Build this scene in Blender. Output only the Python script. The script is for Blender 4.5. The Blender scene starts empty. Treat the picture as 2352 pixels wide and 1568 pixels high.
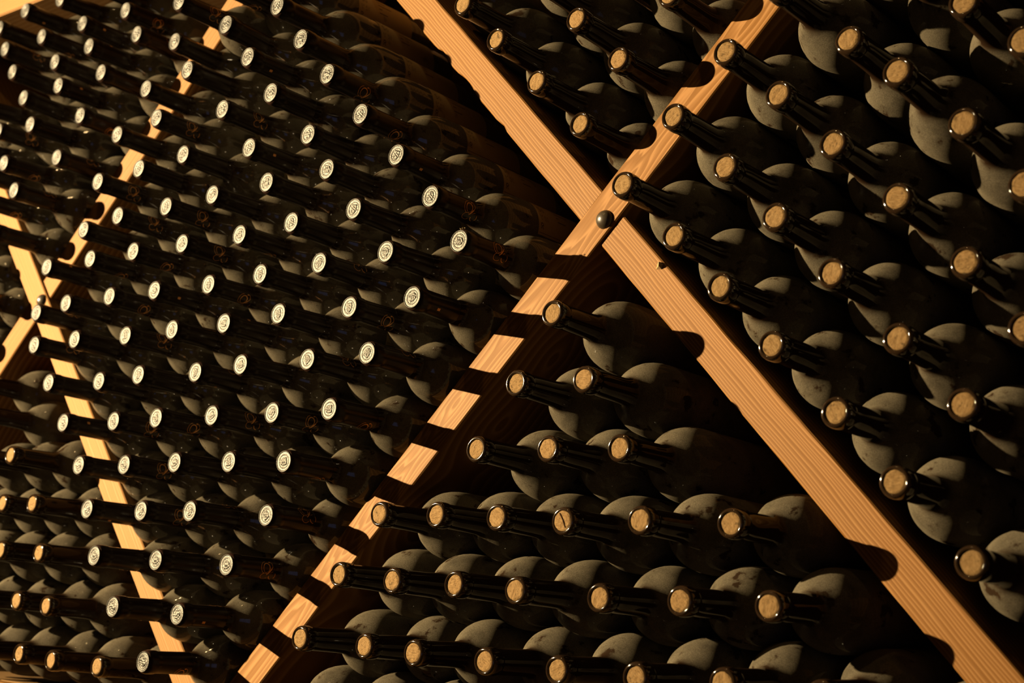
import bpy, bmesh, math, random
from mathutils import Vector, Matrix, noise as mnoise

random.seed(7)
SC = bpy.context.scene
COL = SC.collection
S = 1.12                    # metres per layout unit
ZC = 1.13                   # camera height above the cellar floor


def W(x, y, z):
    return Vector((S * x, S * y, S * z + ZC))


# ------------------------------------------------------------------ camera, world, lights, exposure
CAM = [3.267, 0.71478, 0.1999, 0.088675, 0.813429, 0.090709]
_F, _yaw, _pitch, _roll, THETA, HB = CAM
YF = 1 + HB                 # front plane of the rack boards
cy, sy, cp, sp = math.cos(_yaw), math.sin(_yaw), math.cos(_pitch), math.sin(_pitch)
fwd = Vector((-sy * cp, cy * cp, sp))
rgt = Vector((cy, sy, 0))
upv = rgt.cross(fwd)
cr, sr = math.cos(_roll), math.sin(_roll)
rgt2 = cr * rgt + sr * upv
upv2 = -sr * rgt + cr * upv
camd = bpy.data.cameras.new('camera')
cam = bpy.data.objects.new('camera', camd)
COL.objects.link(cam)
M = Matrix((rgt2, upv2, -fwd)).transposed().to_4x4()
M.translation = W(0, 0, 0)
cam.matrix_world = M
camd.sensor_fit = 'HORIZONTAL'
camd.sensor_width = 36
camd.lens = _F * 1000 / 2352 * 36
camd.clip_start = .05
camd.dof.use_dof = True
camd.dof.focus_distance = 1.42 * S
camd.dof.aperture_fstop = 7.0
SC.camera = cam

wd = bpy.data.worlds.new('cellar_gloom')
SC.world = wd
wd.use_nodes = True
wd.node_tree.nodes['Background'].inputs[0].default_value = (1, .52, .12, 1)
wd.node_tree.nodes['Background'].inputs[1].default_value = .085

LAMP = W(-3.68, -1.57, .85)
ld = bpy.data.lights.new('cellar_bulb', 'SPOT')
ld.spot_size = math.radians(43)
ld.spot_blend = 1.0
ld.color = (1, .74, .40)
ld.energy = 11900
ld.shadow_soft_size = .022
lo = bpy.data.objects.new('cellar_bulb', ld)
lo.location = LAMP
lo.rotation_euler = (W(-1.62, YF, .46) - LAMP).to_track_quat('-Z', 'Y').to_euler()
COL.objects.link(lo)

fd = bpy.data.lights.new('far_lamp', 'POINT')
fd.color = (1, .64, .26)
fd.energy = 60
fd.shadow_soft_size = .05
fo = bpy.data.objects.new('far_lamp', fd)
fo.location = W(-1.3, -.15, 2.55)
COL.objects.link(fo)

wl = bpy.data.lights.new('daylight_window', 'AREA')
wl.shape = 'RECTANGLE'
wl.size, wl.size_y = .8, 1.5
wl.color = (.30, .45, 1)
wl.energy = 2.6
wo = bpy.data.objects.new('daylight_window', wl)
wo.location = (2.6, -2.1, .75)
wo.rotation_euler = (Vector((-1.1, 1.2, 1.4)) - wo.location).to_track_quat('-Z', 'Y').to_euler()
COL.objects.link(wo)

SC.view_settings.view_transform = 'Standard'
SC.view_settings.look = 'None'
SC.view_settings.gamma = 1
SC.view_settings.use_curve_mapping = False
SC.view_settings.exposure = 0


# ------------------------------------------------------------------ helpers
def tag(o, label=None, cat=None, group=None, kind=None):
    if label: o['label'] = label
    if cat: o['category'] = cat
    if group: o['group'] = group
    if kind: o['kind'] = kind
    return o


def mesh(name, verts, faces, mat, smooth=False):
    me = bpy.data.meshes.new(name)
    me.from_pydata(verts, [], faces)
    bm = bmesh.new()
    bm.from_mesh(me)
    bmesh.ops.recalc_face_normals(bm, faces=bm.faces)
    bm.to_mesh(me)
    bm.free()
    me.materials.append(mat)
    if smooth:
        me.polygons.foreach_set('use_smooth', [True] * len(me.polygons))
    me.update()
    return me


def put(name, me, parent=None, matrix=None):
    o = bpy.data.objects.new(name, me)
    COL.objects.link(o)
    if parent is not None: o.parent = parent
    if matrix is not None: o.matrix_world = matrix
    return o


def lathe(prof, seg, closed=False):
    """Profile of (y, r) turned about the local Y axis."""
    v, f = [], []
    for y, r in prof:
        for i in range(seg):
            a = 2 * math.pi * i / seg
            v.append((r * math.cos(a), y, r * math.sin(a)))
    n = len(prof)
    for j in range(n - 1):
        for i in range(seg):
            k = (i + 1) % seg
            f.append((j * seg + i, j * seg + k, (j + 1) * seg + k, (j + 1) * seg + i))
    return v, f


class NT:
    """Tiny node-tree builder."""
    def __init__(s, name):
        s.m = bpy.data.materials.new(name)
        s.m.use_nodes = True
        s.t = s.m.node_tree
        s.b = s.t.nodes['Principled BSDF']

    def n(s, typ, **kw):
        nd = s.t.nodes.new(typ)
        for k, val in kw.items():
            setattr(nd, k, val)
        return nd

    def l(s, a, b): s.t.links.new(a, b)

    def math(s, op, a, b=None, c=None, clamp=False):
        nd = s.n('ShaderNodeMath', operation=op, use_clamp=clamp)
        for i, x in enumerate((a, b, c)):
            if x is None: continue
            if hasattr(x, 'is_output'): s.l(x, nd.inputs[i])
            else: nd.inputs[i].default_value = x
        return nd.outputs[0]

    def noise(s, vec, scale, detail=2, rough=.5):
        nd = s.n('ShaderNodeTexNoise')
        nd.inputs['Scale'].default_value = scale
        nd.inputs['Detail'].default_value = detail
        nd.inputs['Roughness'].default_value = rough
        s.l(vec, nd.inputs['Vector'])
        return nd.outputs['Fac']

    def ramp(s, fac, stops, interp='LINEAR'):
        nd = s.n('ShaderNodeValToRGB')
        cr_ = nd.color_ramp
        cr_.interpolation = interp
        while len(cr_.elements) < len(stops): cr_.elements.new(.5)
        for e, (p, c) in zip(cr_.elements, stops):
            e.position = p
            e.color = (*c, 1) if len(c) == 3 else c
        s.l(fac, nd.inputs[0])
        return nd.outputs[0]

    def map(s, vec, scale, loc=(0, 0, 0)):
        nd = s.n('ShaderNodeMapping')
        nd.inputs['Scale'].default_value = scale
        nd.inputs['Location'].default_value = loc
        s.l(vec, nd.inputs['Vector'])
        return nd.outputs[0]

    def mix(s, fac, a, b):
        nd = s.n('ShaderNodeMix', data_type='RGBA')
        for sock, x in ((nd.inputs['Factor'], fac), (nd.inputs['A'], a), (nd.inputs['B'], b)):
            pass
        for i, x in ((0, fac), (6, a), (7, b)):
            if hasattr(x, 'is_output'): s.l(x, nd.inputs[i])
            else: nd.inputs[i].default_value = x if i == 0 else (*x, 1)
        return nd.outputs[2]

    def bump(s, h, strength, dist):
        nd = s.n('ShaderNodeBump')
        nd.inputs['Strength'].default_value = strength
        nd.inputs['Distance'].default_value = dist
        s.l(h, nd.inputs['Height'])
        s.l(nd.outputs[0], s.b.inputs['Normal'])


def local_coords(t, jitter=True):
    """Object coordinates shifted by a random offset per object."""
    tc = t.n('ShaderNodeTexCoord')
    if not jitter: return tc.outputs['Object'], tc.outputs['Object']
    oi = t.n('ShaderNodeObjectInfo')
    k = t.math('MULTIPLY', oi.outputs['Random'], 37.0)
    cx = t.n('ShaderNodeCombineXYZ')
    t.l(k, cx.inputs[0]); t.l(k, cx.inputs[1]); t.l(k, cx.inputs[2])
    ad = t.n('ShaderNodeVectorMath', operation='ADD')
    t.l(tc.outputs['Object'], ad.inputs[0]); t.l(cx.outputs[0], ad.inputs[1])
    return tc.outputs['Object'], ad.outputs[0]


def wood(name, light, dark, freq, cathedral=0.0, wobble=.0022, seed=0.0, rough=.55):
    t = NT(name)
    ob, oj = local_coords(t)
    sep = t.n('ShaderNodeSeparateXYZ'); t.l(ob, sep.inputs[0])
    x, y, z = sep.outputs
    n1 = t.noise(t.map(oj, (3.2, 3, 14), (seed, 0, 0)), 1.0, 2, .55)
    n2 = t.noise(t.map(oj, (16, 10, 60), (seed, 3, 0)), 1.0, 1, .5)
    wob = t.math('ADD', t.math('MULTIPLY', t.math('SUBTRACT', n1, .5), wobble * 7),
                 t.math('MULTIPLY', t.math('SUBTRACT', n2, .5), wobble))
    zz = t.math('ADD', t.math('ADD', z, wob), t.math('MULTIPLY', y, .35))
    if cathedral:
        a = t.math('ADD', zz, -.003)
        nl = t.noise(t.map(oj, (4.5, 1, 1), (seed + 5, 0, 0)), 1.0, 1, .5)
        d = t.math('ADD', t.math('MULTIPLY', t.math('SUBTRACT', nl, .5), .085), t.math('MULTIPLY', x, .03))
        r = t.math('SQRT', t.math('ADD', t.math('MULTIPLY', a, a), t.math('MULTIPLY', t.math('MULTIPLY', d, d), cathedral)))
    else:
        r = t.math('ADD', zz, t.math('MULTIPLY', x, .006))
    spc = t.noise(t.map(oj, (.6, .6, 55), (seed + 2, 1, 0)), 1.0, 2, .6)
    ph = t.math('ADD', t.math('MULTIPLY', r, freq), t.math('MULTIPLY', t.math('SUBTRACT', spc, .5), 3.4))
    fr = t.math('FRACT', ph)
    lo_ = tuple(a_ * .55 + b_ * .45 for a_, b_ in zip(dark, light))
    ring = t.ramp(fr, [(0, lo_), (.35, dark), (.60, dark), (.72, light), (.84, light), (1, lo_)])
    fib = t.noise(t.map(oj, (30, 400, 900)), 1.0, 2, .6)
    tone = t.noise(t.map(oj, (2, 4, 12), (9 + seed, 2, 1)), 1.0, 1, .5)
    k = t.math('ADD', t.math('ADD', .58, t.math('MULTIPLY', fib, .22)), t.math('MULTIPLY', tone, .62))
    hs = t.n('ShaderNodeHueSaturation')
    t.l(ring, hs.inputs['Color']); t.l(k, hs.inputs['Value'])
    t.l(hs.outputs[0], t.b.inputs['Base Color'])
    t.b.inputs['Roughness'].default_value = rough
    t.b.inputs['Specular IOR Level'].default_value = .03
    t.bump(t.math('ADD', fr, t.math('MULTIPLY', fib, .6)), .25, .0006)
    return t.m


# ------------------------------------------------------------------ materials
PINE_L, PINE_D = (0.0871, 0.0446, 0.0153), (0.0519, 0.0224, 0.0046)
m_pine = wood('pine_straight_grain', PINE_L, PINE_D, 270, 0, .0020, 1.0)
m_pine2 = wood('pine_fine_grain', (0.0850, 0.0467, 0.0187), (0.0684, 0.0331, 0.0104), 260, 0, .0012, 4.0)
m_cath = wood('pine_cathedral_grain', (0.0850, 0.0430, 0.0149), (0.0519, 0.0228, 0.0047), 215, 1.0, .0016, 2.3)
m_shelf = wood('shelf_board_wood', (0.0622, 0.0394, 0.0187), (0.0477, 0.0270, 0.0104), 160, 0, .002, 6.0)
m_chip = wood('fresh_splinter_wood', (.13, .088, .046), (.11, .072, .033), 120, 0, .001, 3.0)
m_back = wood('back_panel_wood', (0.0179, 0.0090, 0.0043), (0.0125, 0.0057, 0.0025), 60, 0, .003, 8.0)


def dusty_glass(name, amount, tint, coat):
    t = NT(name)
    ob, oj = local_coords(t)
    sep = t.n('ShaderNodeSeparateXYZ'); t.l(ob, sep.inputs[0])
    y = sep.outputs[1]
    edge = t.noise(oj, 60, 2)
    ys = t.math('ADD', y, t.math('MULTIPLY', t.math('SUBTRACT', edge, .5), .006))
    mr = t.n('ShaderNodeMapRange', interpolation_type='SMOOTHSTEP')
    t.l(ys, mr.inputs['Value'])
    mr.inputs['From Min'].default_value = .072
    mr.inputs['From Max'].default_value = .086
    blot = t.noise(t.map(oj, (1, .7, 1)), 46, 4, .62)           # rubbed spots
    scuff = t.ramp(blot, [(.345, (.06,) * 3), (.385, (.75,) * 3), (.43, (1,) * 3)])
    scr = t.noise(t.map(oj, (260, 30, 160)), 1.0, 2, .5)        # scratches
    scuff = t.math('MULTIPLY', scuff, t.ramp(scr, [(.22, (.3,) * 3), (.27, (1,) * 3)]))
    fine = t.ramp(t.noise(oj, 1100, 3, .75), [(.30, (.55,) * 3), (.5, (1,) * 3), (.72, (1.75,) * 3)])
    cloud = t.ramp(t.noise(oj, 28, 4, .65), [(.30, (.62,) * 3), (.5, (1,) * 3), (.70, (1.2,) * 3)])
    k = t.math('MULTIPLY', t.math('MULTIPLY', mr.outputs[0], scuff), amount, clamp=True)
    mul = t.n('ShaderNodeVectorMath', operation='SCALE')
    mul.inputs[0].default_value = tint
    t.l(t.math('MULTIPLY', fine, cloud), mul.inputs['Scale'])
    dcol = mul.outputs[0]
    col = t.mix(k, (.010, .0055, .003), dcol)
    t.l(col, t.b.inputs['Base Color'])
    rg = t.math('ADD', t.math('MULTIPLY', k, .50), .06)
    t.l(rg, t.b.inputs['Roughness'])
    lip = t.n('ShaderNodeMapRange')
    t.l(y, lip.inputs['Value'])
    lip.inputs['From Min'].default_value = .004
    lip.inputs['From Max'].default_value = .007
    lip.inputs['To Min'].default_value = .5
    lip.inputs['To Max'].default_value = .06
    sp_ = t.math('SUBTRACT', lip.outputs[0], t.math('MULTIPLY', k, .05))
    t.l(sp_, t.b.inputs['Specular IOR Level'])
    t.b.inputs['Diffuse Roughness'].default_value = 1.0
    t.l(t.math('MULTIPLY', mr.outputs[0], coat), t.b.inputs['Coat Weight'])
    t.b.inputs['Coat Roughness'].default_value = .07
    return t.m


m_glass = dusty_glass('dusty_dark_glass', .97, (0.0410, 0.0354, 0.0250), .12)
m_glass2 = dusty_glass('lightly_dusty_dark_glass', .90, (0.0403, 0.0351, 0.0247), .40)

t = NT('cork_end_grain')
ob, oj = local_coords(t)
streak = t.noise(t.map(oj, (170, 170, 900)), 1.0, 3, .65)
pits = t.noise(t.map(oj, (620, 620, 1500)), 1.0, 2, .5)
cc = t.ramp(streak, [(.30, (0.0456, 0.0259, 0.0087)), (.5, (0.0664, 0.0404, 0.0162)), (.72, (0.0829, 0.0539, 0.0239))])
pm = t.ramp(pits, [(.335, (1, 1, 1)), (.385, (0, 0, 0))])
big = t.noise(oj, 210, 2, .5)
pb = t.ramp(big, [(.30, (1, 1, 1)), (.36, (0, 0, 0))])
c2 = t.mix(t.math('MULTIPLY', t.math('MAXIMUM', pm, pb), .75), cc, (0.0207, 0.0124, 0.0042))
t.l(c2, t.b.inputs['Base Color'])
t.b.inputs['Roughness'].default_value = .8
t.b.inputs['Specular IOR Level'].default_value = .04
t.bump(t.math('SUBTRACT', streak, pm), .5, .0006)
m_cork = t.m

t = NT('black_foil_capsule')
ob, oj = local_coords(t)
nn = t.noise(oj, 120, 2)
t.l(t.mix(nn, (.004, .002, .0014), (.007, .003, .002)), t.b.inputs['Base Color'])
t.b.inputs['Roughness'].default_value = .28
t.b.inputs['Specular IOR Level'].default_value = .10
m_caps = t.m

t = NT('embossed_silver_foil')
ob, oj = local_coords(t)
nn = t.noise(oj, 480, 3, .6)
t.l(t.mix(nn, (.0022, .0021, .0016), (.0078, .0074, .0056)), t.b.inputs['Base Color'])
t.b.inputs['Metallic'].default_value = .8
t.b.inputs['Roughness'].default_value = .45
t.bump(nn, .5, .0007)
m_seal = t.m

t = NT('gold_foil_print')
ob, oj = local_coords(t)
nn = t.noise(oj, 300, 2)
t.l(t.mix(nn, (.30, .13, .04), (.42, .20, .06)), t.b.inputs['Base Color'])
t.b.inputs['Metallic'].default_value = .6
t.b.inputs['Roughness'].default_value = .45
m_gold = t.m

t = NT('cream_label_paper')
ob, oj = local_coords(t)
nn = t.noise(oj, 70, 3, .6)
st = t.noise(oj, 38, 2, .5)
pc = t.mix(nn, (0.0910, 0.0650, 0.0228), (0.1235, 0.0878, 0.0325))
sm_ = t.ramp(st, [(.30, (1, 1, 1)), (.36, (0, 0, 0))])
t.l(t.mix(t.math('MULTIPLY', sm_, .6), pc, (0.0260, 0.0156, 0.0052)), t.b.inputs['Base Color'])
t.b.inputs['Roughness'].default_value = .75
m_paper = t.m

t = NT('label_ink')
ob, oj = local_coords(t)
nn = t.noise(oj, 200, 2)
t.l(t.mix(nn, (.006, .003, .002), (.012, .006, .003)), t.b.inputs['Base Color'])
t.b.inputs['Roughness'].default_value = 1
t.b.inputs['Specular IOR Level'].default_value = 0
m_ink = t.m

t = NT('dark_bronze_bolt')
ob, oj = local_coords(t)
nn = t.noise(oj, 260, 3, .6)
t.l(t.mix(nn, (.008, .0058, .0034), (.013, .0094, .0055)), t.b.inputs['Base Color'])
t.b.inputs['Metallic'].default_value = 0
t.b.inputs['Roughness'].default_value = .35
t.b.inputs['Specular IOR Level'].default_value = .25
t.bump(nn, .15, .0004)
m_bolt = t.m

# ------------------------------------------------------------------ the rack: shelves, crossed boards, bolts, back panel
X0, X1, ZX = -1.856, -.8356, .4105          # the two crossings (layout units)
ZS, ZT = -.126, .9185                       # shelf top, underside of the top board
HT = .0188                                  # half board thickness
YB = 1.285                                  # rear edge of the boards
ct, st_ = math.cos(THETA), math.sin(THETA)

rack = bpy.data.objects.new('wine_rack', None)
COL.objects.link(rack)
rack.location = W(-1.345, YF, ZS - .05)
tag(rack, 'pine wine rack of bolted crossing boards that hold all the bottles', 'rack')


def strip(c, sgn, ang, oang, t0, t1, mat, name='diagonal_board', cut0=None, cut1=None, proud=0.0, seed=0, chips=(), label=None):
    """One slanted board through crossing c; sgn +1 rises to the right, -1 falls to the right.
    cut0/cut1: 'z' cuts the end level with a shelf, 'x' cuts it along the other board."""
    ca, sa = math.cos(math.radians(ang)), math.sin(math.radians(ang))
    d = Vector((ca, sgn * sa))                   # along the board, in X and Z
    nv = Vector((-sa, ca)) if sgn > 0 else Vector((sa, ca))
    o = Vector(c)

    def end(s_side, tt, cut):
        p = o + nv * s_side
        if cut == 'z0': return (ZS + .0006 - p.y) / d.y
        if cut == 'z1': return (ZT - .0006 - p.y) / d.y
        if cut and cut[0] == 'x':                # gap beside the crossing board
            od = Vector((math.cos(math.radians(oang)), -sgn * math.sin(math.radians(oang))))
            on = Vector((-od.y, od.x))
            side = HT + .0022
            sg = 1 if tt > 0 else -1
            base = d.dot(on)
            return (sg * side * (1 if base > 0 else -1) - (p - o).dot(on)) / base
        return tt
    # local frame: x along d, y = world y, z = normal
    tm = (t0 + t1) / 2
    mid = o + d * tm
    ex = Vector((d.x, 0, d.y)); ey = Vector((0, 1, 0)); ez = ex.cross(ey)
    nz = Vector((nv.x, 0, nv.y))
    mat4 = Matrix((ex, ey, ez)).transposed().to_4x4()
    mat4.translation = W(mid.x, YF - proud, mid.y)
    inv = mat4.inverted()
    N = max(24, int(abs(t1 - t0) * 110))
    verts, faces = [], []
    c_ = .0013
    dep = YB - YF + proud
    for i in range(N + 1):
        u = i / N
        row = []
        for side, yy in ((-HT, dep), (-HT, c_), (-HT + c_, 0), (HT - c_, 0), (HT, c_), (HT, dep)):
            a, b = end(side, t0, cut0), end(side, t1, cut1)
            tt = a + (b - a) * u
            s2 = side
            if yy < .01 and 0 < i < N:
                s2 += .0006 * mnoise.noise(Vector((tt * 22, seed + (3 if side > 0 else 0), 0)))
                for (tc_, w_, dd, sd) in chips:
                    if (side > 0) == (sd > 0):
                        e = (tt - tc_) / w_
                        if abs(e) < 1: s2 -= sd * dd * (1 - e * e) ** 2 * (1 if abs(side) > HT - c_ * 1.5 else .5)
            p = o + d * tt + nv * s2
            row.append(inv @ W(p.x, YF - proud + yy, p.y))
        verts += row
    for i in range(N):
        for j in range(6):
            k = (j + 1) % 6
            faces.append((i * 6 + j, i * 6 + k, (i + 1) * 6 + k, (i + 1) * 6 + j))
    faces.append(tuple(range(6)))
    faces.append(tuple(N * 6 + j for j in range(5, -1, -1)))
    ob = put(name, mesh(name, verts, faces, mat), rack)
    bpy.context.view_layer.update()
    ob.matrix_world = mat4
    if label: ob['label'] = label
    return ob


bpy.context.view_layer.update()
CA, CB = (-.842, .4125), (-1.869, .4143)
tz = .80
main_board = strip(CA, 1, 47.26, 0, -tz, tz, m_cath, cut0='z0', cut1='z1', proud=.0035, seed=1)
strip(CA, -1, 45.5, 47.26, -tz, -.03, m_pine, cut0='z1', cut1='x', seed=2, chips=((-.335, .018, .004, -1), (-.275, .03, .0035, -1), (-.19, .012, .0022, -1)))
lower_right = strip(CA, -1, 45.5, 47.26, .03, tz, m_pine, cut0='x', cut1='z0', seed=3)
strip(CB, -1, 48.0, 45.8, -tz, tz, m_pine2, cut0='z1', cut1='z0', proud=.0035, seed=4)
strip(CB, 1, 45.8, 48.0, -tz, -.03, m_pine, cut0='z0', cut1='x', seed=5)
strip(CB, 1, 45.8, 48.0, .03, tz, m_pine, cut0='x', cut1='z1', seed=6)


def plank(name, x0, x1, y0, y1, z0, z1, mat, bev=.002):
    a, b = W(x0, y0, z0), W(x1, y1, z1)
    c = (a + b) / 2
    h = (b - a) / 2
    bm = bmesh.new()
    bmesh.ops.create_cube(bm, size=2)
    bmesh.ops.scale(bm, vec=h, verts=bm.verts)
    bmesh.ops.bevel(bm, geom=list(bm.edges), offset=bev, segments=2, affect='EDGES')
    me = bpy.data.meshes.new(name)
    bm.to_mesh(me); bm.free()
    me.materials.append(mat)
    ob = put(name, me, rack)
    bpy.context.view_layer.update()
    ob.matrix_world = Matrix.Translation(c)
    return ob


XL, XR = -2.55, .30
plank('bottom_shelf', XL, XR, YF + .0005, 1.30, ZS - .022, ZS, m_shelf)
plank('shelf_front_rail', XL, XR, YF - .030, YF - .0005, ZS - .06, ZS - .0005, m_pine)
plank('top_board', XL, XR, YF - .004, 1.30, ZT, ZT + .034, m_pine2)
for k in range(10):
    w_ = (XR - XL) / 10
    plank('back_plank', XL + k * w_ + .0012, XL + (k + 1) * w_ - .0012, 1.3005, 1.316, ZS - .022, ZT + .034, m_back, .0015)

# round-headed bolts at the crossings
prof = [(-.0085, .0004), (-.0083, .0022), (-.0075, .0048), (-.006, .0074), (-.0038, .0095), (-.0014, .0107), (0, .0111), (.0012, .0108)]
bv, bf = lathe(prof, 32)
bme = mesh('bolt', bv, bf + [tuple(range(31, -1, -1))], m_bolt, True)
for xx, zz in ((-.8356, .4096), (-1.856, .4114)):
    put('bolt', bme, rack, Matrix.Translation(W(xx, YF - .0035, zz)))

# a raised splinter on the lower right board
sp_v = [(-.0045, .001, -.004), (.003, .001, -.0045), (.0045, .001, .001), (-.002, .001, .0045), (.002, -.004, .003), (.0025, -.0045, -.002)]
sp_f = [(0, 1, 5, 4), (1, 2, 5), (2, 3, 4, 5), (3, 0, 4), (0, 3, 2, 1)]
sm2 = mesh('splinter', sp_v, sp_f, m_chip)
sob = put('splinter', sm2, lower_right)
sob.matrix_world = Matrix.Translation(W(-.7675, YF - .001, .356))

# ------------------------------------------------------------------ bottles: shared meshes
GLASS = [(.008, .0104), (.0012, .0105), (.0002, .0110), (0, .0116), (.0001, .0123), (.0005, .0129), (.0014, .0136), (.0028, .0141), (.005, .0145),
         (.0115, .0146), (.0150, .0144), (.0168, .0139), (.0185, .0136), (.030, .0135), (.052, .0138), (.066, .0142), (.074, .0150), (.079, .0167),
         (.083, .0195), (.087, .0232), (.0915, .0275), (.097, .0318), (.103, .0351), (.110, .0378), (.118, .0397), (.127, .0408), (.138, .0413), (.20, .0414),
         (.288, .0414), (.2935, .0406), (.2965, .0388), (.297, .035), (.294, .028), (.284, .018), (.279, .008), (.278, .0008)]
gv, gf = lathe(GLASS, 56)
me_glass = mesh('glass', gv, gf, m_glass, True)
gv2, gf2 = lathe([(y, r if r < .02 else .02 + (r - .02) * .932) for y, r in GLASS], 56)
me_glass2 = mesh('glass', gv2, gf2, m_glass2, True)

# cork: slightly rough disc set just inside the lip, several shapes
me_corks = []
for q in range(6):
    rnd = random.Random(q)
    ring, nr = 40, 6
    v, f = [], []
    ph = [rnd.uniform(0, 6.28) for _ in range(4)]
    for j in range(nr + 1):
        for i in range(ring):
            a = 2 * math.pi * i / ring
            r = .0103 * j / nr
            if j == nr: r *= 1 - .03 * max(0, math.sin(3 * a + ph[0])) - .025 * max(0, math.sin(7 * a + ph[1]))
            y = .0006 + .0004 * mnoise.noise(Vector((r * math.cos(a) * 260, r * math.sin(a) * 260, q * 5.1))) + (.0006 if j == nr else 0)
            v.append((r * math.cos(a), y, r * math.sin(a)))
    b0 = nr * ring
    for j in range(nr):
        for i in range(ring):
            k = (i + 1) % ring
            f.append((j * ring + i, j * ring + k, (j + 1) * ring + k, (j + 1) * ring + i))
    n0 = len(v)
    for i in range(ring):
        a = 2 * math.pi * i / ring
        v.append((.0102 * math.cos(a), .030, .0102 * math.sin(a)))
    for i in range(ring):
        k = (i + 1) % ring
        f.append((b0 + i, b0 + k, n0 + k, n0 + i))
    f.append(tuple(n0 + i for i in range(ring)))
    me_corks.append(mesh('cork', v, f, m_cork))

CAPS = [(-.0004, .0002), (-.0004, .0060), (-.0004, .0118), (.0000, .0130), (.0010, .0140), (.0026, .0146), (.005, .0150), (.0118, .0151), (.0152, .0149),
        (.0172, .0144), (.020, .0141), (.030, .0140), (.052, .0143), (.0660, .0147), (.0665, .0146), (.0665, .0138)]
cv, cf = lathe(CAPS, 48)
me_caps = mesh('capsule', cv, cf, m_caps, True)

# embossed seal: raised rim, ring of ticks, inner ring and a shield in the middle


def seal_height(r, a):
    R = r / .0129
    h = 0.0
    if R > .88: h = .0008 * math.sin(min(1, (R - .88) / .07) * math.pi / 2) * (1 if R < .97 else max(0, (1.0 - R) / .03))
    elif R > .68: h = .00045 * max(0, math.sin((R - .68) / .20 * math.pi)) * (.5 + .5 * math.sin(a * 44))
    elif R > .60: h = .0006 * math.sin((R - .60) / .08 * math.pi)
    else:
        x, z = R * math.cos(a) / .60, R * math.sin(a) / .60
        wdt = .62 if z > -.1 else .62 * math.sqrt(max(0, 1 - ((z + .1) / .72) ** 2))
        ins = min(wdt - abs(x), .66 - z)
        if ins > 0:
            h = .0006 * min(1, ins / .10)
            h += .00036 * math.sin(9 * x + 2.0 * math.sin(5 * z)) * math.sin(8 * z) * min(1, ins / .2)
        else:
            h = .0003 * (mnoise.noise(Vector((x * 5, z * 5, 3.3))))
    return h


nr, na = 34, 88
v, f = [(0, -.0006 - seal_height(0, 0), 0)], []
for j in range(1, nr + 1):
    for i in range(na):
        a = 2 * math.pi * i / na
        r = .0129 * j / nr
        v.append((r * math.cos(a), -.0006 - seal_height(r, a), r * math.sin(a)))
for i in range(na):
    f.append((0, 1 + i, 1 + (i + 1) % na))
for j in range(nr - 1):
    for i in range(na):
        k = (i + 1) % na
        f.append((1 + j * na + i, 1 + j * na + k, 1 + (j + 1) * na + k, 1 + (j + 1) * na + i))
n0 = len(v)
for i in range(na):
    a = 2 * math.pi * i / na
    v.append((.0129 * math.cos(a), .0002, .0129 * math.sin(a)))
for i in range(na):
    k = (i + 1) % na
    f.append((1 + (nr - 1) * na + i, 1 + (nr - 1) * na + k, n0 + k, n0 + i))
me_seal = mesh('seal', v, f, m_seal, True)


def on_cyl(strokes, rad, name, mat):
    """Ribbons printed on a cylinder: each stroke is (width, [(along, around), ...]) in metres."""
    v, f = [], []
    for width, pts in strokes:
        base = len(v)
        for i, (s_, a_) in enumerate(pts):
            p, q = pts[max(0, i - 1)], pts[min(len(pts) - 1, i + 1)]
            dx, dy = q[0] - p[0], q[1] - p[1]
            L = math.hypot(dx, dy) or 1
            w = width if not callable(width) else width(i / max(1, len(pts) - 1))
            for sg in (-1, 1):
                s2, a2 = s_ - sg * dy / L * w / 2, a_ + sg * dx / L * w / 2
                th = a2 / rad
                v.append((rad * math.cos(th), s2, rad * math.sin(th)))
        for i in range(len(pts) - 1):
            f.append((base + 2 * i, base + 2 * i + 1, base + 2 * i + 3, base + 2 * i + 2))
    return mesh(name, v, f, mat, True)


def arc(cx, cy_, rx, ry, a0, a1, n=22, tilt=0):
    out = []
    for i in range(n + 1):
        a = math.radians(a0 + (a1 - a0) * i / n)
        x, y = rx * math.cos(a), ry * math.sin(a)
        out.append((cx + x * math.cos(tilt) - y * math.sin(tilt), cy_ + x * math.sin(tilt) + y * math.cos(tilt)))
    return out


mm = .001
sw = lambda u: .0003 + .0008 * math.sin(math.pi * u) ** 2
orn = [(sw, [(x * mm * 1.3 + .056, y * mm * 1.25) for x, y in arc(-3.2, 3.6, 4.0, 4.6, -100, 250)]),
       (.0004, [(x * mm * 1.3 + .056, y * mm * 1.25) for x, y in arc(-4.6, 3.8, 5.4, 6.0, 95, 262)]),
       (lambda u: .0004 + .0015 * math.sin(math.pi * u) ** 2, [(x * mm * 1.3 + .056, y * mm * 1.25) for x, y in [(-2.2, -3.6), (-.6, -1.9), (1.0, .2), (2.6, 2.2), (3.8, 4.4)]]),
       (.0004, [(x * mm * 1.3 + .056, y * mm * 1.25) for x, y in arc(.6, 5.0, 3.6, 5.0, -10, 110)]),
       (lambda u: .0003 + .0004 * u, [(x * mm * 1.3 + .056, y * mm * 1.25) for x, y in arc(5.2, -4.2, 3.6, 4.4, 140, -170)]),
       (.0004, [(x * mm * 1.3 + .056, y * mm * 1.25) for x, y in arc(-4.0, -5.4, 4.4, 3.6, 60, 330)]),
       (.0013, [(x * mm * 1.3 + .056, y * mm * 1.25) for x, y in [(-.6, 9.4), (1.0, 9.9)]])]
me_orn = on_cyl(orn, .0146, 'gold_monogram', m_gold)
me_mark = on_cyl([(.0032, [(.0300, .0), (.0345, .0)])], .01425, 'gold_mark', m_gold)

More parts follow.
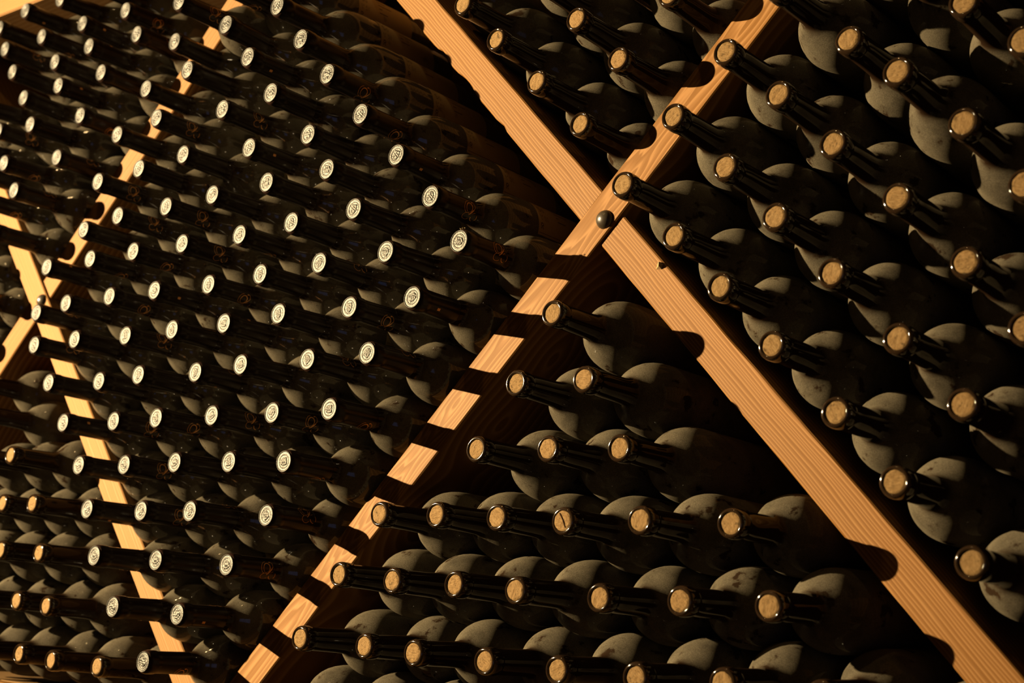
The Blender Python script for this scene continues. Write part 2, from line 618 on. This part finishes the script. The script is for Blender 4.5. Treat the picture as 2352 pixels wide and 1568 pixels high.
# paper label wrapped round the side of the body
LA, LB, LR = .150, .255, .04015
arc_half = math.radians(52)
v, f = [], []
n_a, n_s = 26, 6
for lay, rr in ((0, LR), (1, LR - .0002)):
    for j in range(n_s + 1):
        for i in range(n_a + 1):
            a = -arc_half + 2 * arc_half * i / n_a
            v.append((rr * math.cos(a), LA + (LB - LA) * j / n_s, rr * math.sin(a)))
for j in range(n_s):
    for i in range(n_a):
        q = j * (n_a + 1) + i
        f.append((q, q + 1, q + n_a + 2, q + n_a + 1))
me_label = mesh('paper_label', v[:(n_s + 1) * (n_a + 1)], f, m_paper, True)


def letter(ch, x, y, h):
    w = h * .62
    L = {'T': [[(0, h), (w, h)], [(w / 2, h), (w / 2, 0)]],
         'S': [[(px, py) for px, py in arc(w / 2, h * .74, w * .42, h * .25, 20, 270, 14)] + [(px, py) for px, py in arc(w / 2, h * .25, w * .42, h * .25, 90, -160, 14)]],
         'O': [arc(w / 2, h / 2, w * .45, h * .5, 0, 360, 20)],
         'R': [[(0, 0), (0, h)], [(0, h)] + arc(w * .35, h * .75, w * .45, h * .25, 90, -90, 12) + [(0, h * .5)], [(w * .4, h * .5), (w * .8, 0)]],
         'I': [[(w * .4, 0), (w * .4, h)]],
         'V': [[(0, h), (w * .45, 0), (w * .9, h)]],
         'N': [[(0, 0), (0, h), (w * .8, 0), (w * .8, h)]]}[ch]
    return [[(x + a, y + b) for a, b in s_] for s_ in L]


ink = []
for ch, x, y, h, w in (('T', .005, .010, .0085, .0009), ('S', .006, -.003, .0085, .0006), ('O', .013, -.003, .0065, .0005),
                       ('V', .005, -.0165, .0075, .0008), ('I', .012, -.0165, .0075, .0006), ('N', .016, -.0165, .0075, .0006), ('R', .005, -.0285, .0075, .0009)):
    for s_ in letter(ch, x, y, h):
        ink.append((w, [(LA + a, b) for a, b in s_]))
ink.append((.0005, [(LA + .002, -.0335), (LB - .002, -.0335)]))
ink.append((.0005, [(LA + .002, .0335), (LB - .002, .0335)]))
for q in range(5):
    ink.append((.0010, [(LA + .040, .018 - q * .007), (LA + .046 + .010 * ((q * 7) % 3), .018 - q * .007)]))
me_ink = on_cyl(ink, LR + .00015, 'label_print', m_ink)

# ------------------------------------------------------------------ bottles: placement
# bin, closure (c capsule / k cork), reaches past the frame, photo x and y of the mouth, mouth position, sideways run of the body
BOTTLES = [
    ('TL','c',0,59,24,-1.9207,1.0223,0.8551,0.0001,0.0005), ('TL','c',0,139,-2,-1.8205,1.0199,0.8494,0.0034,0.0073), ('TL','c',0,289,24,-1.6666,1.0342,0.8021,0.0022,0.0047),
    ('TL','c',0,-1,65,-2.0219,1.0383,0.8552,-0.0001,0.0001), ('TL','c',0,190,54,-1.7686,1.0313,0.8038,-0.0012,-0.0032), ('TL','c',0,96,84,-1.8702,1.0279,0.8041,0.0003,0.0008),
    ('TL','c',0,314,79,-1.6165,1.0255,0.7522,0.0004,0.0008), ('TL','c',0,12,113,-1.9710,1.0268,0.8047,-0.0003,-0.0003), ('TL','c',0,205,107,-1.7171,1.0168,0.7523,0.0028,0.0024),
    ('TL','c',0,29,165,-1.9220,1.0190,0.7551,0.0024,-0.0021), ('TL','c',0,127,142,-1.8198,1.0270,0.7534,-0.0020,-0.0022), ('TL','c',0,233,167,-1.6667,1.0111,0.7009,0.0006,0.0006),
    ('TL','c',0,134,197,-1.7665,1.0079,0.6996,0.0016,0.0041), ('TL','c',0,54,225,-1.8709,1.0154,0.7030,-0.0006,-0.0036), ('TL','c',0,70,286,-1.8162,1.0024,0.6478,0.0012,0.0045),
    ('TL','c',0,185,266,-1.7165,1.0193,0.6497,0.0002,0.0002), ('TL','c',0,9,375,-1.8654,0.9988,0.5960,0.0002,0.0052), ('TL','c',0,131,362,-1.7666,1.0229,0.5971,-0.0001,0.0014),
    ('TL','c',0,32,437,-1.8166,0.9943,0.5467,-0.0001,-0.0001), ('D','c',0,412,3,-1.4398,0.9666,0.7351,0.0014,0.0016), ('D','c',0,402,96,-1.5044,1.0119,0.7123,-0.0017,-0.0041),
    ('D','c',0,638,14,-1.2507,0.9727,0.6881,0.0019,0.0015), ('D','c',0,519,57,-1.3453,0.9729,0.6853,-0.0067,-0.0075), ('D','c',0,691,90,-1.2019,0.9735,0.6363,0.0006,-0.0008),
    ('D','c',0,570,131,-1.2950,0.9736,0.6337,-0.0004,0.0002), ('D','c',0,336,204,-1.5565,1.0136,0.6573,-0.0006,-0.0009), ('D','c',0,431,161,-1.4336,0.9883,0.6503,0.0000,-0.0000),
    ('D','c',0,623,214,-1.2470,0.9762,0.5807,-0.0008,-0.0004), ('D','c',0,512,251,-1.3666,1.0001,0.5902,-0.0000,-0.0000), ('D','c',0,753,170,-1.1517,0.9761,0.5852,0.0009,-0.0008),
    ('D','c',0,360,271,-1.5039,1.0007,0.6032,0.0000,0.0002), ('D','c',0,270,309,-1.6092,1.0143,0.6024,-0.0000,-0.0000), ('D','c',0,573,340,-1.3096,1.0038,0.5330,-0.0000,0.0000),
    ('D','c',0,708,309,-1.1976,0.9974,0.5290,0.0001,0.0003), ('D','c',0,421,355,-1.4389,1.0033,0.5445,0.0008,0.0025), ('D','c',0,320,387,-1.5087,0.9889,0.5319,-0.0001,-0.0002),
    ('D','c',0,226,417,-1.6068,0.9946,0.5301,-0.0000,-0.0000), ('D','c',0,489,448,-1.3631,0.9997,0.4806,0.0001,0.0001), ('D','c',0,613,419,-1.2602,0.9970,0.4809,0.0000,-0.0000),
    ('D','c',0,752,389,-1.1479,0.9884,0.4775,-0.0001,-0.0002), ('D','c',0,271,496,-1.5569,0.9998,0.4785,-0.0001,-0.0001), ('D','c',0,382,474,-1.4553,1.0005,0.4780,-0.0008,-0.0022),
    ('D','c',0,670,511,-1.2108,0.9997,0.4275,0.0000,-0.0000), ('D','c',0,829,262,-1.1021,0.9871,0.5333,0.0008,-0.0009), ('D','c',0,911,356,-1.0514,0.9987,0.4825,0.0009,-0.0009),
    ('D','c',0,990,451,-0.9976,1.0019,0.4302,-0.0000,0.0000), ('D','c',0,814,480,-1.0981,0.9894,0.4261,-0.0002,-0.0004), ('D','c',0,192,527,-1.6575,1.0153,0.4761,-0.0000,0.0000),
    ('D','c',0,108,613,-1.7088,1.0004,0.4255,0.0000,0.0000), ('D','c',0,208,595,-1.6061,0.9999,0.4259,0.0000,-0.0000), ('D','c',0,306,578,-1.5075,0.9973,0.4247,-0.0000,-0.0000),
    ('D','c',0,419,560,-1.4066,0.9970,0.4237,0.0001,-0.0002), ('D','c',0,551,539,-1.3062,1.0037,0.4252,-0.0000,0.0000), ('D','c',0,734,604,-1.1558,1.0000,0.3747,-0.0000,0.0000),
    ('D','c',0,598,629,-1.2574,1.0022,0.3725,-0.0000,0.0000), ('D','c',0,480,653,-1.3579,1.0075,0.3707,0.0000,-0.0000), ('D','c',0,355,667,-1.4554,1.0007,0.3704,-0.0000,-0.0000),
    ('D','c',0,252,680,-1.5568,1.0048,0.3726,-0.0000,-0.0000), ('D','c',0,152,696,-1.6555,1.0049,0.3716,-0.0000,0.0000), ('D','c',0,84,718,-1.7558,1.0229,0.3708,-0.0000,-0.0000),
    ('D','c',0,79,792,-1.7069,0.9988,0.3171,-0.0001,0.0001), ('D','c',0,172,779,-1.6080,0.9962,0.3178,0.0000,-0.0000), ('D','c',0,289,771,-1.5075,1.0037,0.3176,-0.0000,0.0000),
    ('D','c',0,396,757,-1.4070,0.9998,0.3173,0.0000,-0.0000), ('D','c',0,515,742,-1.3091,1.0000,0.3180,0.0000,-0.0000), ('D','c',0,640,720,-1.2079,0.9949,0.3205,0.0000,-0.0000),
    ('D','c',0,707,825,-1.1568,1.0002,0.2670,-0.0000,0.0000), ('D','c',0,553,837,-1.2603,0.9931,0.2654,0.0000,-0.0000), ('D','c',0,450,855,-1.3575,1.0052,0.2638,-0.0000,0.0000),
    ('D','c',0,318,861,-1.4595,0.9977,0.2641,0.0000,0.0000), ('D','c',0,228,875,-1.5544,1.0062,0.2623,-0.0000,0.0000), ('D','c',0,112,879,-1.6588,0.9995,0.2638,0.0000,-0.0001),
    ('D','c',0,146,971,-1.6110,0.9998,0.2097,0.0000,0.0000), ('D','c',0,262,967,-1.5059,1.0034,0.2094,-0.0000,-0.0000), ('D','c',0,359,960,-1.4124,0.9984,0.2099,0.0000,-0.0000),
    ('D','c',0,487,954,-1.3097,1.0002,0.2102,-0.0000,0.0000), ('D','c',0,626,948,-1.2082,1.0032,0.2107,-0.0000,0.0000), ('D','c',0,757,939,-1.1053,0.9932,0.2097,0.0000,-0.0000),
    ('D','c',0,1055,554,-0.9498,1.0007,0.3766,-0.0000,0.0000), ('D','c',0,887,578,-1.0483,0.9955,0.3747,0.0015,0.0011), ('D','c',0,948,683,-1.0007,0.9940,0.3213,-0.0016,-0.0016),
    ('D','c',0,803,705,-1.1036,1.0038,0.3216,-0.0000,0.0000), ('D','c',0,844,811,-1.0535,0.9898,0.2658,0.0000,-0.0000), ('D','c',0,182,1068,-1.5616,0.9996,0.1548,0.0000,0.0000),
    ('D','c',0,286,1067,-1.4600,0.9961,0.1541,0.0000,-0.0000), ('D','c',0,402,1062,-1.3646,0.9984,0.1564,0.0000,-0.0000), ('D','c',0,526,1061,-1.2628,0.9958,0.1558,0.0000,-0.0000),
    ('D','c',0,653,1060,-1.1571,0.9848,0.1538,0.0000,-0.0000), ('D','c',0,201,1168,-1.5118,0.9882,0.0995,0.0000,0.0000), ('D','c',0,325,1173,-1.4135,0.9960,0.0994,0.0000,-0.0000),
    ('D','c',0,437,1174,-1.3198,0.9949,0.1003,0.0000,-0.0000), ('D','c',0,612,1183,-1.2061,1.0105,0.0992,-0.0000,0.0000), ('D','c',0,217,1276,-1.4615,0.9739,0.0436,0.0000,0.0000),
    ('D','c',0,359,1286,-1.3661,0.9917,0.0435,0.0000,0.0000), ('D','c',0,521,1297,-1.2575,1.0064,0.0436,-0.0000,0.0000), ('D','c',0,260,1393,-1.4108,0.9741,-0.0127,0.0000,0.0000),
    ('D','c',0,408,1410,-1.3115,0.9901,-0.0141,0.0000,-0.0000), ('D','c',0,330,1519,-1.3607,0.9893,-0.0695,-0.0001,0.0019), ('T','k',0,1061,8,-1.0004,1.0222,0.6533,0.0004,0.0006),
    ('T','k',0,1322,43,-0.8443,1.0255,0.6026,0.0001,0.0003), ('T','k',0,1137,89,-0.9470,1.0216,0.6012,-0.0001,0.0001), ('T','k',0,1418,134,-0.7909,1.0295,0.5505,0.0003,0.0005),
    ('T','k',0,1231,186,-0.8947,1.0320,0.5481,-0.0003,-0.0002), ('T','k',0,1329,283,-0.8410,1.0405,0.4963,-0.0004,-0.0004), ('R','k',0,1544,266,-0.7058,1.0067,0.4692,-0.0020,-0.0019),
    ('R','k',0,1428,422,-0.7545,1.0034,0.4101,-0.0008,-0.0009), ('R','k',0,2211,3,-0.4365,1.0116,0.5202,-0.0017,-0.0008), ('R','k',0,1947,90,-0.5373,1.0142,0.5105,0.0005,0.0003),
    ('R','k',0,1664,118,-0.6538,1.0065,0.5210,-0.0012,-0.0002), ('R','k',0,2059,163,-0.4808,0.9903,0.4621,-0.0023,-0.0032), ('R','k',0,1785,215,-0.5985,1.0077,0.4708,-0.0018,-0.0008),
    ('R','k',0,2211,281,-0.4266,0.9944,0.4109,-0.0009,-0.0017), ('R','k',0,1911,329,-0.5413,1.0025,0.4152,-0.0019,-0.0010), ('R','k',0,1664,382,-0.6435,1.0014,0.4099,-0.0005,-0.0006),
    ('R','k',0,2058,453,-0.4822,1.0008,0.3601,-0.0010,-0.0009), ('R','k',0,1778,497,-0.5903,0.9996,0.3576,-0.0008,-0.0009), ('R','k',0,2349,92,-0.3817,0.9958,0.4695,-0.0012,-0.0002),
    ('R','k',0,2351,422,-0.3781,0.9925,0.3540,0.0031,0.0021), ('R','k',0,1546,541,-0.6963,1.0068,0.3550,-0.0001,0.0000), ('R','k',0,1908,625,-0.5361,1.0000,0.3039,0.0000,0.0000),
    ('R','k',0,1651,657,-0.6429,1.0028,0.3029,-0.0001,-0.0002), ('R','k',0,2216,600,-0.4270,1.0059,0.3033,-0.0018,-0.0018), ('R','k',0,1770,791,-0.5904,1.0045,0.2487,-0.0000,-0.0000),
    ('R','k',0,2059,776,-0.4779,1.0010,0.2462,-0.0009,-0.0007), ('R','k',0,1916,945,-0.5305,1.0056,0.1909,-0.0000,-0.0000), ('R','k',0,2209,927,-0.4257,1.0038,0.1932,-0.0015,-0.0019),
    ('R','k',0,2351,752,-0.3774,0.9952,0.2460,0.0015,0.0017), ('R','k',0,2053,1106,-0.4782,1.0049,0.1356,-0.0000,-0.0000), ('R','k',0,2228,1291,-0.4177,1.0060,0.0771,-0.0000,-0.0000),
    ('B','k',0,1266,718,-0.8226,1.0000,0.2928,0.0000,0.0000), ('B','k',0,1183,879,-0.8609,1.0016,0.2284,-0.0001,0.0001), ('B','k',0,1339,870,-0.7804,1.0012,0.2281,-0.0002,0.0013),
    ('B','k',0,1092,1031,-0.9053,1.0037,0.1665,-0.0000,0.0000), ('B','k',0,1256,1030,-0.8201,1.0069,0.1662,-0.0003,-0.0004), ('B','k',0,1420,1028,-0.7396,1.0069,0.1657,-0.0005,0.0010),
    ('B','k',0,870,1180,-1.0281,1.0049,0.1028,-0.0003,0.0005), ('B','k',0,999,1181,-0.9481,1.0021,0.1031,-0.0000,0.0000), ('B','k',0,1139,1187,-0.8685,0.9999,0.1016,0.0000,-0.0000),
    ('B','k',0,1291,1196,-0.7863,0.9949,0.0991,0.0006,0.0005), ('B','k',0,1467,1194,-0.7023,0.9932,0.1011,-0.0008,0.0009), ('B','k',0,775,1318,-1.0728,1.0000,0.0406,0.0000,0.0000),
    ('B','k',0,899,1333,-0.9920,0.9965,0.0376,-0.0004,0.0004), ('B','k',0,1041,1341,-0.9110,0.9968,0.0379,0.0004,0.0007), ('B','k',0,1182,1355,-0.8295,0.9893,0.0357,0.0012,0.0020),
    ('B','k',0,1373,1372,-0.7414,0.9957,0.0342,0.0008,0.0020), ('B','k',0,1559,1380,-0.6600,0.9979,0.0360,-0.0006,0.0039), ('B','k',0,835,1483,-1.0333,1.0082,-0.0272,-0.0004,0.0019),
    ('B','k',0,947,1499,-0.9506,0.9925,-0.0283,-0.0003,0.0034), ('B','k',0,1110,1518,-0.8674,0.9993,-0.0292,0.0000,0.0032), ('B','k',0,1277,1538,-0.7813,0.9965,-0.0297,-0.0002,0.0034),
    ('B','k',0,1456,1555,-0.6970,0.9942,-0.0287,-0.0002,0.0036), ('B','k',0,687,1465,-1.1190,0.9996,-0.0260,0.0002,0.0003), ('B','k',0,1675,1201,-0.6221,1.0076,0.1017,-0.0025,0.0038),
    ('B','k',0,1763,1392,-0.5800,1.0030,0.0366,-0.0021,0.0068), ('B','k',0,1658,1569,-0.6179,1.0027,-0.0262,-0.0012,0.0041), ('BL','k',0,22,1044,-1.7242,0.9979,0.1695,-0.0007,0.0008),
    ('BL','k',0,3,1155,-1.7640,1.0202,0.1081,-0.0002,-0.0019), ('BL','k',0,72,1156,-1.6799,1.0137,0.1077,-0.0003,0.0012), ('BL','k',0,-1,1262,-1.7202,1.0026,0.0453,0.0004,0.0003),
    ('BL','k',0,87,1269,-1.6400,1.0093,0.0447,-0.0001,0.0014), ('BL','k',0,36,1379,-1.6798,1.0124,-0.0172,-0.0003,-0.0004), ('BL','k',0,103,1391,-1.6032,1.0075,-0.0198,-0.0003,0.0008),
    ('BL','k',0,41,1501,-1.6436,1.0050,-0.0815,-0.0000,-0.0015), ('BL','k',0,114,1516,-1.5691,1.0038,-0.0838,0.0000,-0.0026), ('BL','k',0,221,1530,-1.4946,1.0198,-0.0842,0.0001,-0.0020),
    ('T','k',1,1242,-44,-0.8959,1.0274,0.6565,-0.0001,0.0001), ('T','k',1,1433,-99,-0.7930,1.0299,0.6581,-0.0001,0.0001), ('T','k',1,992,-76,-1.0510,1.0204,0.7081,-0.0001,0.0001),
    ('T','k',1,1161,-130,-0.9472,1.0240,0.7106,-0.0001,0.0001), ('T','k',1,1347,-190,-0.8430,1.0281,0.7135,-0.0001,0.0001), ('T','k',1,1535,-14,-0.7384,1.0328,0.6073,-0.0001,0.0001),
    ('D','c',1,518,-35,-1.3705,0.9824,0.7476,0.0033,0.0026), ('D','c',1,589,-60,-1.2992,0.9731,0.7406,0.0034,0.0034), ('R','k',1,1784,-30,-0.5973,0.9955,0.5644,0.0032,0.0022),
    ('R','k',1,2056,-98,-0.4924,1.0049,0.5698,0.0001,0.0009), ('R','k',1,1922,-200,-0.5455,1.0009,0.6226,0.0006,0.0011), ('R','k',1,2195,-277,-0.4407,1.0016,0.6230,0.0010,0.0009),
    ('B','k',1,602,1605,-1.1615,0.9970,-0.0907,-0.0002,0.0032), ('B','k',1,733,1624,-1.0750,0.9972,-0.0907,-0.0004,0.0032), ('B','k',1,877,1646,-0.9909,1.0010,-0.0911,-0.0006,0.0037),
    ('B','k',1,1882,1598,-0.5438,1.0261,-0.0287,-0.0004,0.0080), ('B','k',1,2112,1623,-0.4713,1.0473,-0.0293,-0.0018,-0.0214), ('BL','k',1,-63,875,-1.9009,1.0248,0.2818,-0.0004,0.0004),
    ('BL','k',1,-41,949,-1.8446,1.0163,0.2317,-0.0003,0.0014), ('BL','k',1,-44,1049,-1.8038,1.0021,0.1684,0.0006,0.0027), ('BL','k',1,-113,1050,-1.8850,1.0027,0.1684,-0.0001,0.0017),
    ('BL','k',1,-65,1154,-1.8438,1.0215,0.1083,0.0001,-0.0013), ('BL','k',1,-130,1152,-1.9277,1.0253,0.1087,-0.0003,-0.0003), ('BL','k',1,-192,1151,-2.0027,1.0244,0.1086,-0.0002,0.0004),
    ('BL','k',1,-78,1258,-1.8042,1.0023,0.0451,-0.0005,-0.0016), ('BL','k',1,-151,1254,-1.8845,0.9997,0.0450,-0.0004,-0.0003), ('BL','k',1,-46,1372,-1.7584,1.0077,-0.0181,-0.0002,-0.0003),
    ('BL','k',1,-122,1365,-1.8453,1.0084,-0.0181,-0.0004,-0.0009), ('BL','k',1,-194,1357,-1.9243,1.0049,-0.0181,-0.0002,-0.0005), ('BL','k',1,-41,1490,-1.7182,0.9990,-0.0819,-0.0001,-0.0000),
    ('BL','k',1,-114,1480,-1.7971,0.9984,-0.0819,-0.0002,-0.0003), ('BL','k',1,-183,1470,-1.8850,1.0027,-0.0822,-0.0002,-0.0003), ('TL','c',1,-32,460,-1.9144,1.0065,0.5486,-0.0008,-0.0007),
    ('TL','c',1,-12,533,-1.8681,1.0033,0.4936,0.0010,0.0011), ('TL','c',1,-55,394,-1.9631,1.0093,0.6006,-0.0002,0.0004), ('TL','c',1,-4,300,-1.9389,1.0205,0.6653,0.0006,0.0042),
    ('TL','c',1,-41,245,-1.9902,1.0154,0.7108,0.0018,0.0167), ('TL','c',1,234,-29,-1.7219,1.0249,0.8466,0.0045,0.0092), ('TL','c',1,-86,329,-2.0119,1.0060,0.6519,0.0009,0.0030),
    ('TL','c',1,-114,268,-2.0608,1.0038,0.7027,0.0024,0.0071), ('L','c',1,-94,671,-1.9471,1.0063,0.4126,-0.0000,0.0000), ('L','c',1,-124,596,-1.9949,1.0025,0.4662,-0.0000,0.0000),
    ('L','c',1,-150,769,-2.0046,1.0098,0.3534,0.0000,0.0001), ('L','c',1,-177,685,-2.0494,1.0046,0.4119,-0.0000,0.0000), ('L','c',1,-149,523,-2.0419,1.0009,0.5205,-0.0000,0.0000)]

BIN = {'D': 'left diamond bin', 'TL': 'upper left corner bin', 'L': 'far left edge bin', 'T': 'top middle bin', 'R': 'right hand bin',
       'B': 'bin under the bolted cross', 'BL': 'lower left bin'}
ORD = ['', 'first', 'second', 'third', 'fourth', 'fifth', 'sixth', 'seventh', 'eighth', 'ninth', 'tenth', 'eleventh', 'twelfth', 'thirteenth',
       'fourteenth', 'fifteenth', 'sixteenth', 'seventeenth', 'eighteenth', 'nineteenth', 'twentieth']
inframe = lambda b: -15 < b[3] < 2367 and -15 < b[4] < 1583
labels = {}
for bn in BIN:
    mine = [(i, b) for i, b in enumerate(BOTTLES) if b[0] == bn]
    seen = sorted([q for q in mine if inframe(q[1])], key=lambda q: -q[1][7])
    rows = []
    for q in seen:
        if rows and abs(rows[-1][-1][1][7] - q[1][7]) < .018: rows[-1].append(q)
        else: rows.append([q])
    for ri, row in enumerate(rows):
        row.sort(key=lambda q: q[1][5])
        for ci, (i, b) in enumerate(row):
            kind = 'silver-capped wine bottle' if b[1] == 'c' else 'corked wine bottle'
            where = 'single in' if len(row) == 1 else ORD[ci + 1] + ' from left in'
            labels[i] = '%s, %s %s row down of %s' % (kind, where, ORD[ri + 1], BIN[bn])
    edges = {}
    for i, b in mine:
        if inframe(b): continue
        e = 'bottom' if b[4] >= 1583 else 'top' if b[4] <= -15 else 'left' if b[3] <= -15 else 'right'
        edges.setdefault(e, []).append((i, b))
    for e, l in edges.items():
        horiz = e in ('top', 'bottom')
        l.sort(key=lambda q: (q[1][3] if horiz else q[1][4]))
        for ci, (i, b) in enumerate(l):
            labels[i] = 'dark bottle, mouth cut by %s picture edge, %s %s in %s' % (e, ORD[ci + 1], 'rightward' if horiz else 'downward', BIN[bn])

# a crumb of gold foil and a split, each on one bottle only
fl_v, fl_f = [], []
for q in range(5):
    rq = random.Random(q + 40)
    c0 = Vector((-.003 + .0016 * q, rq.uniform(.0015, .004), .0150 + rq.uniform(0, .0012)))
    b0 = len(fl_v)
    for d_ in ((1, 0, 0), (-1, 0, 0), (0, 1, 0), (0, -1, 0), (0, 0, 1), (0, 0, -1)):
        fl_v.append(tuple(c0 + Vector(d_) * rq.uniform(.0007, .0015)))
    fl_f += [tuple(b0 + k_ for k_ in tri) for tri in ((0, 2, 4), (2, 1, 4), (1, 3, 4), (3, 0, 4), (2, 0, 5), (1, 2, 5), (3, 1, 5), (0, 3, 5))]
t = NT('pale_gold_crumb')
nn = t.noise(t.n('ShaderNodeTexCoord').outputs['Object'], 500, 2)
t.l(t.mix(nn, (.12, .09, .045), (.18, .13, .065)), t.b.inputs['Base Color'])
t.b.inputs['Roughness'].default_value = .5
me_crumb = mesh('foil_crumb', fl_v, fl_f, t.m)
me_split = mesh('cork_split', [(-.0042, -.0001, .0078), (-.0034, -.0001, .0080), (.0004, -.0002, .0012), (.0014, -.0002, .0010), (.0042, -.0001, -.0066), (.0050, -.0001, -.0064),
                               (-.0038, .0012, .0078), (.0009, .0012, .0011), (.0046, .0012, -.0065)], [(0, 1, 3, 2), (2, 3, 5, 4), (0, 2, 7, 6), (2, 4, 8, 7), (1, 3, 7, 6), (3, 5, 8, 7)], m_ink)
near = lambda px, py: min(range(len(BOTTLES)), key=lambda k_: (BOTTLES[k_][3] - px) ** 2 + (BOTTLES[k_][4] - py) ** 2)
I_CRUMB, I_SPLIT = near(1055, 553), near(1290, 1195)
labels[I_CRUMB] = 'silver-capped wine bottle with a gold crumb on its neck, nearest the bolted cross'
labels[I_SPLIT] = 'wine bottle whose cork has a long dark split, under the bolted cross'

for i, (bn, clo, ex_, px, py, x, y, z, ox, oz) in enumerate(BOTTLES):
    rnd = random.Random(i * 13 + 5)
    root = bpy.data.objects.new('wine_bottle', None)
    COL.objects.link(root)
    ax = Vector((ox, .2, oz)).normalized()
    ez = Vector((0, 0, 1))
    ex = ax.cross(ez).normalized()
    ez = ex.cross(ax)
    m4 = Matrix((ex, ax, ez)).transposed().to_4x4()
    m4.translation = W(x, y, z)
    root.matrix_world = m4
    root.empty_display_size = .02
    tag(root, labels[i], 'bottle', ('silver capped bottles in ' if clo == 'c' else 'corked bottles in ') + BIN[bn])

    def part(name, me, parent, spin=0.0, dy=0.0):
        o = bpy.data.objects.new(name, me)
        COL.objects.link(o)
        o.parent = parent
        o.rotation_euler = (0, spin, 0)
        o.location = (0, dy, 0)
        return o
    part('glass', me_glass if clo == 'k' else me_glass2, root, rnd.uniform(0, 6.28))
    if clo == 'k':
        ck = part('cork', me_corks[rnd.randrange(6)], root, rnd.uniform(0, 6.28), rnd.uniform(-.0004, .0012))
        if i == I_SPLIT:
            ck.rotation_euler = (0, 0, 0)
            ck.location = (0, -.0004, 0)
            part('split', me_split, ck)
    else:
        cap = part('capsule', me_caps, root, rnd.uniform(0, 6.28))
        part('seal', me_seal, cap, rnd.uniform(0, 6.28))
        part('gold_monogram', me_orn, cap)
        if i == I_CRUMB:
            cap.rotation_euler = (0, 0, 0)
            part('foil_crumb', me_crumb, cap)
        if i % 4 == 0: part('gold_mark', me_mark, cap, 2.6)
        lab = part('paper_label', me_label, root, math.radians(-38) + rnd.uniform(-.25, .25))
        part('label_print', me_ink, lab)
